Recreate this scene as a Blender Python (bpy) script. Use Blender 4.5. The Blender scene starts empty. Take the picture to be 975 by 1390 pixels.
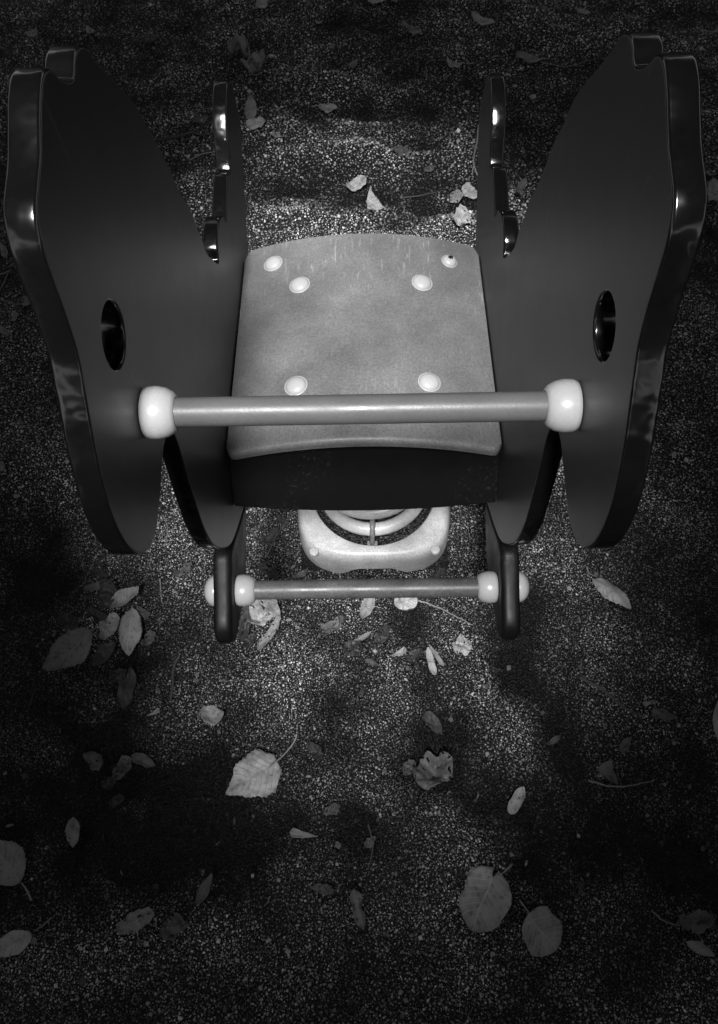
import bpy, bmesh, math, random
import numpy as np
from mathutils import Vector, Matrix, noise
R = math.radians
random.seed(7)
S = bpy.context.scene
col = S.collection

# ------------------------------------------------------------------ camera
F = 1000.0                       # focal length in photo pixels (photo 975 x 1390)
PITCH, YAW, ROLL = R(62), -0.01442, -0.01542
CAM = Vector((0.0059, 0.0, 1.14))
p0 = Matrix(((1, 0, 0), (0, math.sin(PITCH), math.cos(PITCH)), (0, math.cos(PITCH), -math.sin(PITCH))))
cy, sy = math.cos(YAW), math.sin(YAW)
Ym = Matrix(((cy, 0, sy), (0, 1, 0), (-sy, 0, cy)))
c_, s_ = math.cos(ROLL), math.sin(ROLL)
Rr = Matrix(((c_, -s_, 0), (s_, c_, 0), (0, 0, 1)))
RM = p0 @ Ym @ Rr                # columns: right, up, forward (row 0 of p0 = x)
RM = Matrix(((1, 0, 0), (0, math.sin(PITCH), math.cos(PITCH)), (0, math.cos(PITCH), -math.sin(PITCH)))) @ Ym @ Rr
cam = bpy.data.objects.new('camera', bpy.data.cameras.new('camera'))
col.objects.link(cam)
m = Matrix.Identity(4)
for i in range(3):
    m[i][0] = RM[i][0]; m[i][1] = RM[i][1]; m[i][2] = -RM[i][2]; m[i][3] = CAM[i]
cam.matrix_world = m
cam.data.sensor_fit = 'VERTICAL'; cam.data.sensor_height = 24.0
cam.data.lens = F / 1390 * 24.0
cam.data.shift_y = -45 / 1390
cam.data.clip_start = 0.02; cam.data.clip_end = 500
S.camera = cam

# ------------------------------------------------------------------ ground height
def gz(x, y):
    h = 0.012 * noise.noise((x * 2.3, y * 2.3, 1.7)) + 0.013 * noise.noise((x * 6, y * 6, 5.1)) + 0.008 * noise.noise((x * 14, y * 14, 9.3)) + 0.0035 * noise.noise((x * 33, y * 33, 2.3))
    # hollows and heaps, placed where the ground should look shaded or bright
    for cx, cyy, sx, sy_, a in HEAPS:
        h += a * math.exp(-((x - cx) / sx) ** 2 - ((y - cyy) / sy_) ** 2)
    d2 = (x - 0.012) ** 2 + (y - 0.56) ** 2
    k = math.exp(-d2 / 0.03)
    return h * (1 - k) + 0.0 * k
def ray(x, y):
    return RM @ Vector(((x - 487.5) / F, (650 - y) / F, 1.0))
def heap(px, py, sx, sy_, a):
    d = ray(px, py); t = -CAM.z / d.z; p = CAM + d * t
    return (p.x, p.y, sx, sy_, a)
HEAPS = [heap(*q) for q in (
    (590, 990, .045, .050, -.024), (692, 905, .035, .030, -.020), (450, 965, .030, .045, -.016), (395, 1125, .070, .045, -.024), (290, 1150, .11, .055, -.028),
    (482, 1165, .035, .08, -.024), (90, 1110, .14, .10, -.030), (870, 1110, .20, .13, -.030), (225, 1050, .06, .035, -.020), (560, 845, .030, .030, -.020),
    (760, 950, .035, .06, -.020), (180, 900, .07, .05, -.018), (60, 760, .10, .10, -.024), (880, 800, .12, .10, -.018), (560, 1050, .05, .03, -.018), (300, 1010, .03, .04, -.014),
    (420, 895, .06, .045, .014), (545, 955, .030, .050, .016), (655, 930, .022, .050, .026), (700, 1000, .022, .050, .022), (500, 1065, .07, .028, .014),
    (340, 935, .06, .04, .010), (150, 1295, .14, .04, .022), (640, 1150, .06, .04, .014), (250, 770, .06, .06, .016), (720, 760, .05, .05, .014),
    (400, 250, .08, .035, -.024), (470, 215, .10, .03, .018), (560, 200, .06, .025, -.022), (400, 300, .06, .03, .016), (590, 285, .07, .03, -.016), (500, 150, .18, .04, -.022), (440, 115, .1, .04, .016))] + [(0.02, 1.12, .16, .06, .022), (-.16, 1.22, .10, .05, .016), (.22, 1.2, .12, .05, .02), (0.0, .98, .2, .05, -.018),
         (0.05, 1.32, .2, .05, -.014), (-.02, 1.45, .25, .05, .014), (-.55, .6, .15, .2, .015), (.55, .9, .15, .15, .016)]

def at(x, y, z=None, lift=0.0):
    """the point of the ground (or of the height z) seen at photo position x, y"""
    d = ray(x, y)
    if z is not None:
        t = (z - CAM.z) / d.z; return CAM + d * t
    h = 0.0
    for _ in range(5):
        t = (h - CAM.z) / d.z; p = CAM + d * t; h = gz(p.x, p.y)
    return Vector((p.x, p.y, h + lift))

# ------------------------------------------------------------------ helpers
def tag(o, label=None, cat=None, group=None, kind=None):
    for k, v in (('label', label), ('category', cat), ('group', group), ('kind', kind)):
        if v: o[k] = v
    return o
def empty(name, loc=(0, 0, 0)):
    o = bpy.data.objects.new(name, None); col.objects.link(o); o.location = loc
    o.empty_display_size = .02
    return o
def mesh_obj(name, me, mat=None, parent=None):
    o = bpy.data.objects.new(name, me); col.objects.link(o)
    if mat: me.materials.clear(); me.materials.append(mat)
    if parent:
        o.parent = parent; o.matrix_parent_inverse = Matrix.Translation(-Vector(world_loc(parent)))
    return o
def world_loc(o):
    if o.parent: return Vector(world_loc(o.parent)) + (o.matrix_parent_inverse @ o.location) if False else Vector(o.get('_w', (0, 0, 0)))
    return Vector(o.location)
def from_bm(name, bm, mat, parent=None, smooth=True, angle=40):
    me = bpy.data.meshes.new(name)
    bmesh.ops.recalc_face_normals(bm, faces=bm.faces)
    bm.to_mesh(me); bm.free()
    if smooth:
        for p in me.polygons: p.use_smooth = True
        me.set_sharp_from_angle(angle=R(angle))
    return mesh_obj(name, me, mat, parent)
def grid_faces(bm, rows, close_u=False, close_v=False):
    n = len(rows); m = len(rows[0])
    for i in range(n if close_u else n - 1):
        for j in range(m if close_v else m - 1):
            a, b, c, d = rows[i][j], rows[i][(j + 1) % m], rows[(i + 1) % n][(j + 1) % m], rows[(i + 1) % n][j]
            try: bm.faces.new((a, b, c, d))
            except ValueError: pass
def lathe_x(bm, prof, cx, cyy, cz, sgn=1, n=32):
    """prof: list of (offset along x, radius)"""
    rows = []
    for (ox, r) in prof:
        rows.append([bm.verts.new((cx + sgn * ox, cyy + max(r, 1e-5) * math.cos(2 * math.pi * k / n), cz + max(r, 1e-5) * math.sin(2 * math.pi * k / n))) for k in range(n)])
    grid_faces(bm, rows, close_v=True)
    for rw in (rows[0], rows[-1]):
        try: bm.faces.new(rw)
        except ValueError: pass
def tube(bm, pts, radii, n=8, closed=False, cap=True):
    rows = []; N = len(pts)
    up = Vector((0.13, 0.21, 1)).normalized()
    for i, p in enumerate(pts):
        a = pts[(i - 1) % N] if (closed or i > 0) else p
        b = pts[(i + 1) % N] if (closed or i < N - 1) else p
        t = (Vector(b) - Vector(a)).normalized()
        s = t.cross(up)
        if s.length < 1e-4: s = t.cross(Vector((1, 0, 0)))
        s.normalize(); u = s.cross(t).normalized()
        r = radii[i] if hasattr(radii, '__len__') else radii
        rows.append([bm.verts.new(Vector(p) + s * r * math.cos(2 * math.pi * k / n) + u * r * math.sin(2 * math.pi * k / n)) for k in range(n)])
    grid_faces(bm, rows, close_u=closed, close_v=True)
    if not closed and cap:
        bm.faces.new(rows[0][::-1]); bm.faces.new(rows[-1])
def catmull(pts, seg=6, closed=True):
    out = []; N = len(pts)
    rng = range(N) if closed else range(N - 1)
    for i in rng:
        g = lambda k: pts[k % N] if closed else pts[min(max(k, 0), N - 1)]
        a, b, c, d = g(i - 1), g(i), g(i + 1), g(i + 2)
        for k in range(seg):
            t = k / seg
            out.append(tuple(0.5 * ((2 * b[j]) + (-a[j] + c[j]) * t + (2 * a[j] - 5 * b[j] + 4 * c[j] - d[j]) * t * t + (-a[j] + 3 * b[j] - 3 * c[j] + d[j]) * t ** 3) for j in range(len(b))))
    if not closed: out.append(tuple(pts[-1]))
    return out

# ------------------------------------------------------------------ materials (all neutral greys: the photograph is black and white)
def newmat(name):
    m = bpy.data.materials.new(name); m.use_nodes = True
    nt = m.node_tree
    return m, nt, nt.nodes['Principled BSDF']
def N(nt, t, **kw):
    n = nt.nodes.new(t)
    for k, v in kw.items(): setattr(n, k, v)
    return n
def ramp(nt, src, stops):
    r = N(nt, 'ShaderNodeValToRGB'); e = r.color_ramp.elements
    while len(e) < len(stops): e.new(0.5)
    for el, (p, v) in zip(e, stops): el.position = p; el.color = (v, v, v, 1)
    nt.links.new(src, r.inputs[0]); return r
def tex(nt, kind, scale, coord='Object', detail=4, rough=.55, stretch=None):
    tc = N(nt, 'ShaderNodeTexCoord'); out = tc.outputs[coord]
    if stretch:
        mp = N(nt, 'ShaderNodeMapping'); mp.inputs['Scale'].default_value = stretch
        nt.links.new(out, mp.inputs[0]); out = mp.outputs[0]
    n = N(nt, kind); nt.links.new(out, n.inputs['Vector']); n.inputs['Scale'].default_value = scale
    if kind == 'ShaderNodeTexNoise':
        n.inputs['Detail'].default_value = detail; n.inputs['Roughness'].default_value = rough
    return n
def mulc(nt, a, b, mode='MULTIPLY', fac=1.0):
    mx = N(nt, 'ShaderNodeMix', data_type='RGBA', blend_type=mode); mx.inputs[0].default_value = fac
    for s, k in ((a, 6), (b, 7)):
        if hasattr(s, 'is_output'): nt.links.new(s, mx.inputs[k])
        else: mx.inputs[k].default_value = (s, s, s, 1)
    return mx.outputs[2]
def bump(nt, bs, src, strength, dist):
    b = N(nt, 'ShaderNodeBump'); b.inputs['Strength'].default_value = strength; b.inputs['Distance'].default_value = dist
    nt.links.new(src, b.inputs['Height']); nt.links.new(b.outputs[0], bs.inputs['Normal']); return b

def plastic(name, base, rough, lo=.75, hi=1.25, grain=0.0, scratches=0.0, coat=0.0, bumpd=.0002, rvar=.22):
    m, nt, bs = newmat(name)
    n1 = tex(nt, 'ShaderNodeTexNoise', 14, detail=6)
    c = ramp(nt, n1.outputs[0], [(.3, base * lo), (.7, base * hi)]).outputs[0]
    if grain:
        n2 = tex(nt, 'ShaderNodeTexNoise', 420, detail=2)
        g = ramp(nt, n2.outputs[0], [(.3, 1 - grain), (.7, 1 + grain)]); c = mulc(nt, c, g.outputs[0])
    if scratches:
        n3 = tex(nt, 'ShaderNodeTexNoise', 260, detail=2, stretch=(1, .12, 1) if scratches < 1 else (1, 1, .04))
        g = ramp(nt, n3.outputs[0], [(.59, 0), (.69, .7)])
        n4 = tex(nt, 'ShaderNodeTexNoise', 7, detail=3); g4 = ramp(nt, n4.outputs[0], [(.5, 0), (.68, 1)])
        fac = mulc(nt, g.outputs[0], g4.outputs[0])
        mx = N(nt, 'ShaderNodeMix', data_type='RGBA'); nt.links.new(fac, mx.inputs[0]); nt.links.new(c, mx.inputs[6])
        v = min(.5, base * 2.2 + .03); mx.inputs[7].default_value = (v, v, v, 1); c = mx.outputs[2]
    nt.links.new(c, bs.inputs['Base Color'])
    nr = tex(nt, 'ShaderNodeTexNoise', 35, detail=5)
    rr = ramp(nt, nr.outputs[0], [(.3, rough * (1 - rvar)), (.7, min(1, rough * (1 + rvar)))]); nt.links.new(rr.outputs[0], bs.inputs['Roughness'])
    nb = tex(nt, 'ShaderNodeTexNoise', 600, detail=2)
    bump(nt, bs, nb.outputs[0], .5, bumpd)
    bs.inputs['Coat Weight'].default_value = coat; bs.inputs['Coat Roughness'].default_value = .2
    return m
M = {}
M['edge'] = plastic('cut_board_edge', .004, .16, grain=.1, bumpd=.00002)
_nt = M['edge'].node_tree; _b = _nt.nodes['Principled BSDF']
_n = tex(_nt, 'ShaderNodeTexNoise', 38, detail=2); bump(_nt, _b, _n.outputs[0], .9, .0024)   # wavy machined rim
M['panel'] = plastic('dark_board', .036, .38, lo=.93, hi=1.07, scratches=1.0, grain=.15, bumpd=.00004, rvar=.04)
M['seat'] = plastic('seat_board', .138, .5, lo=.72, hi=1.3, grain=.22, scratches=.6, bumpd=.0004)
M['footboard'] = plastic('worn_foot_board', .0035, .5, lo=.6, hi=1.4, scratches=1.0, grain=.3)
M['apron'] = plastic('apron_board', .003, .8, scratches=.3)
M['bar'] = plastic('painted_bar', .11, .42, lo=.85, hi=1.12, grain=.06)
M['footbar'] = plastic('worn_bar', .085, .42, lo=.5, hi=1.5, grain=.3, scratches=.6)
M['cap'] = plastic('white_plastic', .42, .32, lo=.92, hi=1.05, grain=.03, coat=.2)
M['bolt'] = plastic('bolt_cap', .40, .3, lo=.85, hi=1.08, coat=.1)
M['hole'] = plastic('socket_dark', .01, .6)
M['base'] = plastic('pale_coating', .50, .36, lo=.55, hi=1.3, grain=.22, scratches=.5)
M['coil'] = plastic('coil_coating', .46, .38, lo=.6, hi=1.25, grain=.15)
M['steel'] = plastic('dull_steel', .16, .4, lo=.6, hi=1.3, grain=.2); 

def relief_shade(nt):
    """relief shading put into the colour: hollows darker, heaps paler; ragged outlines"""
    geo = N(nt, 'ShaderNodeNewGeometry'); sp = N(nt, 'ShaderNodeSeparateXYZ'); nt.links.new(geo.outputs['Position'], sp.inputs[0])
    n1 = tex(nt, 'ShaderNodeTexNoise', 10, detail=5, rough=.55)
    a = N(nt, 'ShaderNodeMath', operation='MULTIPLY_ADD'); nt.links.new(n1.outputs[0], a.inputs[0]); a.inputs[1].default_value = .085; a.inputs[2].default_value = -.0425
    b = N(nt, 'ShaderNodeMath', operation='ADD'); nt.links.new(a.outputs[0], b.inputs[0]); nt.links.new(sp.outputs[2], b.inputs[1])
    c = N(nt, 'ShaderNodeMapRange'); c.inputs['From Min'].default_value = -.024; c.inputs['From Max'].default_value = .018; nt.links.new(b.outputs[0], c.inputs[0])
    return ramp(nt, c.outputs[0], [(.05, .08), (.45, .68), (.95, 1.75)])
def gravel_nodes(m, nt, bs):
    v = tex(nt, 'ShaderNodeTexVoronoi', 260); v.inputs['Randomness'].default_value = 1
    wh = N(nt, 'ShaderNodeSeparateColor'); nt.links.new(v.outputs['Color'], wh.inputs[0])
    c = ramp(nt, wh.outputs[0], [(0, .008), (.5, .022), (.9, .05), (1.0, .12)]).outputs[0]
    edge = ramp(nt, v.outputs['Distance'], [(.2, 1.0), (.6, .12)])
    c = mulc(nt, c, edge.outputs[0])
    g = relief_shade(nt)  # shade of hollows painted into the ground colour
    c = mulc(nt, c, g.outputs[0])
    nt.links.new(c, bs.inputs['Base Color'])
    bs.inputs['Roughness'].default_value = .62
    inv = ramp(nt, v.outputs['Distance'], [(0, 1), (.75, 0)])
    v2 = tex(nt, 'ShaderNodeTexVoronoi', 120); i2 = ramp(nt, v2.outputs['Distance'], [(0, .8), (.7, 0)])
    nn = tex(nt, 'ShaderNodeTexNoise', 40, detail=6)
    s1 = N(nt, 'ShaderNodeMath', operation='ADD'); nt.links.new(inv.outputs[0], s1.inputs[0]); nt.links.new(i2.outputs[0], s1.inputs[1])
    s2 = N(nt, 'ShaderNodeMath', operation='MULTIPLY_ADD'); nt.links.new(nn.outputs[0], s2.inputs[0]); s2.inputs[1].default_value = 2.5; nt.links.new(s1.outputs[0], s2.inputs[2])
    bump(nt, bs, s2.outputs[0], 1.0, .0030)
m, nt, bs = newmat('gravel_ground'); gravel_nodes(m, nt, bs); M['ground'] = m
m, nt, bs = newmat('loose_stone')
ge = N(nt, 'ShaderNodeNewGeometry')
c = ramp(nt, ge.outputs['Random Per Island'], [(0, .06), (.4, .22), (.8, .46), (.96, .66), (1.0, .85)])
gg = relief_shade(nt)  # same painted relief shading on the grains
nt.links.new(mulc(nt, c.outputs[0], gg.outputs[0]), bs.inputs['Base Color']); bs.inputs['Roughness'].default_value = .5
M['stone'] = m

def leafmat(name, base, veindark=.7, spots=.5):
    m, nt, bs = newmat(name)
    uv = N(nt, 'ShaderNodeUVMap'); sp = N(nt, 'ShaderNodeSeparateXYZ'); nt.links.new(uv.outputs[0], sp.inputs[0])
    def math_(op, a, b=None, c=None):
        n = N(nt, 'ShaderNodeMath', operation=op)
        for i, s in enumerate((a, b, c)):
            if s is None: continue
            if hasattr(s, 'is_output'): nt.links.new(s, n.inputs[i])
            else: n.inputs[i].default_value = s
        return n.outputs[0]
    av = math_('ABSOLUTE', math_('SUBTRACT', sp.outputs[1], .5))       # 0 midrib .. .5 edge
    w = math_('SUBTRACT', sp.outputs[0], math_('MULTIPLY', av, .55))
    f = math_('FRACT', math_('MULTIPLY', w, 9.0))
    vein = math_('LESS_THAN', math_('ABSOLUTE', math_('SUBTRACT', f, .5)), .07)
    mid = math_('LESS_THAN', av, .018)
    v = math_('MAXIMUM', vein, mid)
    n1 = tex(nt, 'ShaderNodeTexNoise', 45, detail=6, rough=.65)
    c = ramp(nt, n1.outputs[0], [(.28, base * .45), (.5, base), (.72, base * 1.3)]).outputs[0]
    n2 = tex(nt, 'ShaderNodeTexNoise', 160, detail=3); sp2 = ramp(nt, n2.outputs[0], [(.34, 1 - spots), (.42, 1)])
    c = mulc(nt, c, sp2.outputs[0])
    mx = N(nt, 'ShaderNodeMix', data_type='RGBA'); nt.links.new(math_('MULTIPLY', v, .8), mx.inputs[0]); nt.links.new(c, mx.inputs[6])
    vd = min(.8, base * veindark); mx.inputs[7].default_value = (vd, vd, vd, 1)
    nt.links.new(mx.outputs[2], bs.inputs['Base Color'])
    bs.inputs['Roughness'].default_value = .55
    hh = math_('SUBTRACT', n1.outputs[0], math_('MULTIPLY', v, .5))
    bump(nt, bs, hh, .9, .0012)
    return m
M['pale'] = leafmat('pale_leaf', .34, 1.35, .35)
M['bright'] = leafmat('bright_leaf', .54, .7, .4)
M['grey'] = leafmat('grey_leaf', .22, 1.3, .4)
M['mid'] = leafmat('brown_leaf', .15, 1.5, .5)
M['dark'] = leafmat('dark_leaf', .065, 1.5, .5)
M['stalk'] = plastic('leaf_stalk_skin', .35, .5)
M['twig'] = plastic('twig_bark', .09, .7, grain=.3)
M['paletwig'] = plastic('pale_twig_bark', .30, .6, grain=.3)

# ------------------------------------------------------------------ ground: one sheet, fine in the middle, out to the horizon
def axis(lo, hi, step, far):
    a = list(np.arange(lo, hi + 1e-6, step)); s = step
    x = a[-1]; up_ = []
    while x < far: s *= 1.35; x += s; up_.append(x)
    s = step; x = a[0]; dn = []
    while x > -far: s *= 1.35; x -= s; dn.append(x)
    return dn[::-1] + a + up_
xs = axis(-1.5, 1.5, .0125, 120); ys = axis(-.6, 2.5, .0125, 120)
vs = [(x, y, gz(x, y) if (abs(x) < 3 and abs(y) < 4) else 0.0) for y in ys for x in xs]
nx = len(xs)
fs = [(j * nx + i, j * nx + i + 1, (j + 1) * nx + i + 1, (j + 1) * nx + i) for j in range(len(ys) - 1) for i in range(nx - 1)]
me = bpy.data.meshes.new('ground'); me.from_pydata(vs, [], fs)
for p in me.polygons: p.use_smooth = True
g = mesh_obj('ground', me, M['ground']); tag(g, kind='structure')

# loose stones
rng = np.random.default_rng(3)
def stones():
    base = np.array([(1, 0, 0), (0, 1, 0), (-1, 0, 0), (0, -1, 0), (0, 0, .8), (0, 0, -.8)])
    fc = np.array([(0, 1, 4), (1, 2, 4), (2, 3, 4), (3, 0, 4), (1, 0, 5), (2, 1, 5), (3, 2, 5), (0, 3, 5)])
    P = []
    for y0, y1, pitch in ((-.36, .55, .0028), (.55, 1.2, .0036), (1.2, 2.35, .0052)):
        half = .60 + .42 * max(0, y1)
        gx, gy = np.meshgrid(np.arange(-half, half, pitch), np.arange(y0, y1, pitch))
        q = np.stack([gx.ravel(), gy.ravel(), np.full(gx.size, pitch)], 1)
        q = q[np.abs(q[:, 0]) < .60 + .42 * np.maximum(0, q[:, 1] + .05)]
        q[:, :2] += rng.uniform(-.5, .5, (len(q), 2)) * pitch * 1.1
        P.append(q)
    P = np.concatenate(P); n = len(P)
    # leave the base plate clear
    keep = (np.abs(P[:, 0] - .012) > .122) | (np.abs(P[:, 1] - .56) > .122); P = P[keep]; n = len(P)
    X0, Y0, st = -2.2, -.6, .01
    gxs = np.array([[gz(X0 + i * st, Y0 + j * st) for i in range(441)] for j in range(301)])
    fi = (P[:, 0] - X0) / st; fj = (P[:, 1] - Y0) / st; i0 = fi.astype(int).clip(0, 439); j0 = fj.astype(int).clip(0, 299); a = fi - i0; b = fj - j0
    Z = gxs[j0, i0] * (1 - a) * (1 - b) + gxs[j0, i0 + 1] * a * (1 - b) + gxs[j0 + 1, i0] * (1 - a) * b + gxs[j0 + 1, i0 + 1] * a * b
    sz = P[:, 2] * (.30 + .42 * rng.random(n) ** 2 + (rng.random(n) > .975) * .45 + (rng.random(n) > .998) * .8)
    B = base[None] * (1 + .18 * rng.standard_normal((n, 6, 1)).clip(-1.5, 1.5)) * (sz[:, None] * (0.8 + .4 * rng.random((n, 3))))[:, None, :]
    tl = rng.uniform(-.6, .6, n)[:, None]
    Bx = B[..., 0] * np.cos(tl) - B[..., 2] * np.sin(tl); Bz = B[..., 0] * np.sin(tl) + B[..., 2] * np.cos(tl); B = np.stack([Bx, B[..., 1], Bz], -1)
    ang = rng.uniform(0, 6.283, n)
    X = B[..., 0] * np.cos(ang)[:, None] - B[..., 1] * np.sin(ang)[:, None]
    Y = B[..., 0] * np.sin(ang)[:, None] + B[..., 1] * np.cos(ang)[:, None]
    W = np.stack([X + P[:, :1], Y + P[:, 1:2], B[..., 2] + (Z + sz * rng.uniform(-.6, .6, n))[:, None]], -1).reshape(-1, 3)
    FI = (fc[None] + 6 * np.arange(n)[:, None, None]).reshape(-1, 3)
    print('stones', n)
    me = bpy.data.meshes.new('gravel')
    me.vertices.add(len(W)); me.vertices.foreach_set('co', W.ravel().astype(np.float32))
    me.loops.add(FI.size); me.loops.foreach_set('vertex_index', FI.ravel().astype(np.int32))
    me.polygons.add(len(FI)); me.polygons.foreach_set('loop_start', np.arange(0, FI.size, 3, dtype=np.int32))
    me.update(calc_edges=True); me.validate()
    return me
tag(mesh_obj('gravel', stones(), M['stone']), 'loose grains of fine gravel spread over the play area', 'gravel', kind='stuff')

# ------------------------------------------------------------------ the spring rocker
root = empty('spring_rocker', (0.012, 0.56, 0))
tag(root, 'dark grey animal-shaped spring rocker with white-capped handlebar and curved seat', 'spring rocker')
root['_w'] = (0.012, 0.56, 0)
def part(name, bm, mat, parent=None, **k):
    parent = parent or root
    o = from_bm(name, bm, mat, None, **k)
    o.parent = parent; o.location = (0, 0, 0)
    o.matrix_parent_inverse = Matrix.Translation(-Vector((0.012, 0.56, 0)))
    return o
def subpart(name, bm, mat, parent, **k):
    o = from_bm(name, bm, mat, None, **k); o.parent = parent; return o      # parent's frame is already the world frame

W2 = .1500; TH = .0168
PROFILE = [(.300, .902), (.314, .908), (.328, .915), (.342, .919), (.353, .916), (.361, .906), (.369, .899), (.378, .895), (.390, .899), (.402, .897), (.412, .890), (.420, .877),
    (.431, .862), (.450, .838), (.467, .814), (.476, .790), (.488, .766), (.495, .744), (.503, .717), (.514, .692), (.521, .680), (.525, .655), (.532, .633), (.535, .612), (.548, .590),
    (.562, .570), (.571, .563), (.580, .573), (.598, .580), (.616, .578), (.634, .566), (.642, .551), (.652, .553), (.676, .561), (.701, .565), (.716, .556), (.724, .560),
    (.740, .581), (.758, .598), (.780, .608), (.805, .609), (.822, .592), (.832, .560), (.827, .525), (.798, .497), (.767, .465), (.735, .432),
    (.700, .385), (.640, .335), (.570, .304), (.490, .296), (.440, .301), (.409, .314), (.390, .327), (.350, .356), (.322, .382), (.303, .416), (.289, .453), (.284, .485), (.285, .519),
    (.290, .545), (.295, .569), (.303, .603), (.308, .628), (.307, .646), (.298, .655), (.284, .659), (.266, .656), (.246, .652), (.228, .651), (.210, .655),
    (.195, .668), (.186, .690), (.185, .716), (.191, .742), (.201, .762), (.214, .783), (.232, .806), (.245, .823), (.254, .845), (.260, .866), (.266, .882), (.278, .895)]
EYE = (.292, .784, .0205)
def board(name, prof, x_in, th, sgn, mat, hole=None, bevel=.0023, seg=5):
    """a board cut to an outline in the (y, z) plane, rounded edges, between x_in and x_in + th (sgn mirrors)"""
    cu = bpy.data.curves.new(name, 'CURVE'); cu.dimensions = '2D'; cu.fill_mode = 'BOTH'
    cu.extrude = th / 2 - bevel; cu.bevel_depth = bevel; cu.bevel_resolution = 3; cu.offset = -bevel
    loops = [catmull(prof, seg)]
    if hole: loops.append([(hole[0] + hole[2] * math.cos(a * math.pi / 24), hole[1] + hole[2] * math.sin(a * math.pi / 24)) for a in range(48)])
    for lp in loops:
        sp = cu.splines.new('POLY'); sp.points.add(len(lp) - 1); sp.use_cyclic_u = True
        for p, q in zip(sp.points, lp): p.co = (q[0], q[1], 0, 1)
    tmp = bpy.data.objects.new('tmp', cu); col.objects.link(tmp)
    dg = bpy.context.evaluated_depsgraph_get(); dg.update()
    me = bpy.data.meshes.new_from_object(tmp.evaluated_get(dg))
    bpy.data.objects.remove(tmp)
    bm = bmesh.new(); bm.from_mesh(me); bpy.data.meshes.remove(me)
    bmesh.ops.remove_doubles(bm, verts=bm.verts, dist=1e-6)
    xc = x_in + th / 2
    for v in bm.verts: v.co = Vector((sgn * (xc + v.co.z), v.co.x, v.co.y))
    o = part(name, bm, mat, angle=35); o.data.materials.append(M['edge'])
    for p in o.data.polygons:
        p.material_index = 0 if abs(p.normal.x) > .93 else 1
        if abs(p.normal.x) > .985: p.use_smooth = False
    return o
M['edge'].node_tree.nodes['Principled BSDF'].inputs['Specular IOR Level'].default_value = .95
M['footboard'].node_tree.nodes['Principled BSDF'].inputs['Specular IOR Level'].default_value = .35
M['apron'].node_tree.nodes['Principled BSDF'].inputs['Specular IOR Level'].default_value = .12
M['panel'].node_tree.nodes['Principled BSDF'].inputs['Specular IOR Level'].default_value = .4
for s in (-1, 1):
    board('side_panel', PROFILE, W2, TH, s, M['panel'], EYE)
FOOT = [(.409, .309), (.390, .322), (.350, .351), (.318, .370), (.296, .362), (.266, .346), (.246, .338), (.236, .330), (.230, .316), (.235, .301), (.252, .288), (.300, .272), (.345, .266), (.385, .280), (.412, .296)]
for s in (-1, 1):
    o = board('foot_board', FOOT, W2 + .0015, .0215, s, M['footboard'], bevel=.0075); o.data.materials[1] = M['footboard']

# bars with white end caps
def bar(name, cyy, cz, r, mat):
    bm = bmesh.new(); lathe_x(bm, [(-W2 + .002, r), (W2 - .002, r)], 0, cyy, cz, n=40)
    b = part(name, bm, mat, angle=60)
    return b
def dome(inner=True):
    if inner: return [(.0002, .0150), (.0010, .0172), (.004, .0184), (.010, .0186), (.016, .0172), (.0205, .0145), (.0225, .0118), (.0226, .0108), (.018, .0106)]
    return [(.0002, .0178), (.003, .0184), (.0075, .0172), (.0115, .0140), (.0145, .0088), (.0155, .0040), (.0156, .0002)]
hb = bar('handlebar', .2825, .7115, .0104, M['bar'])
fb = bar('foot_bar', .290, .322, .0112, M['footbar'])
for s in (-1, 1):
    bm = bmesh.new(); lathe_x(bm, dome(), s * W2, .2825, .7115, -s, 40); subpart('end_cap', bm, M['cap'], hb, angle=50)
    bm = bmesh.new(); lathe_x(bm, dome(False), s * (W2 + TH), .2825, .7115, s, 40); subpart('end_cap', bm, M['cap'], hb, angle=50)
    bm = bmesh.new(); lathe_x(bm, dome(), s * (W2 + .0015), .290, .322, -s, 40); subpart('end_cap', bm, M['cap'], fb, angle=50)
    bm = bmesh.new(); lathe_x(bm, dome(False), s * (W2 + .023), .290, .322, s, 40); subpart('end_cap', bm, M['cap'], fb, angle=50)

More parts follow.
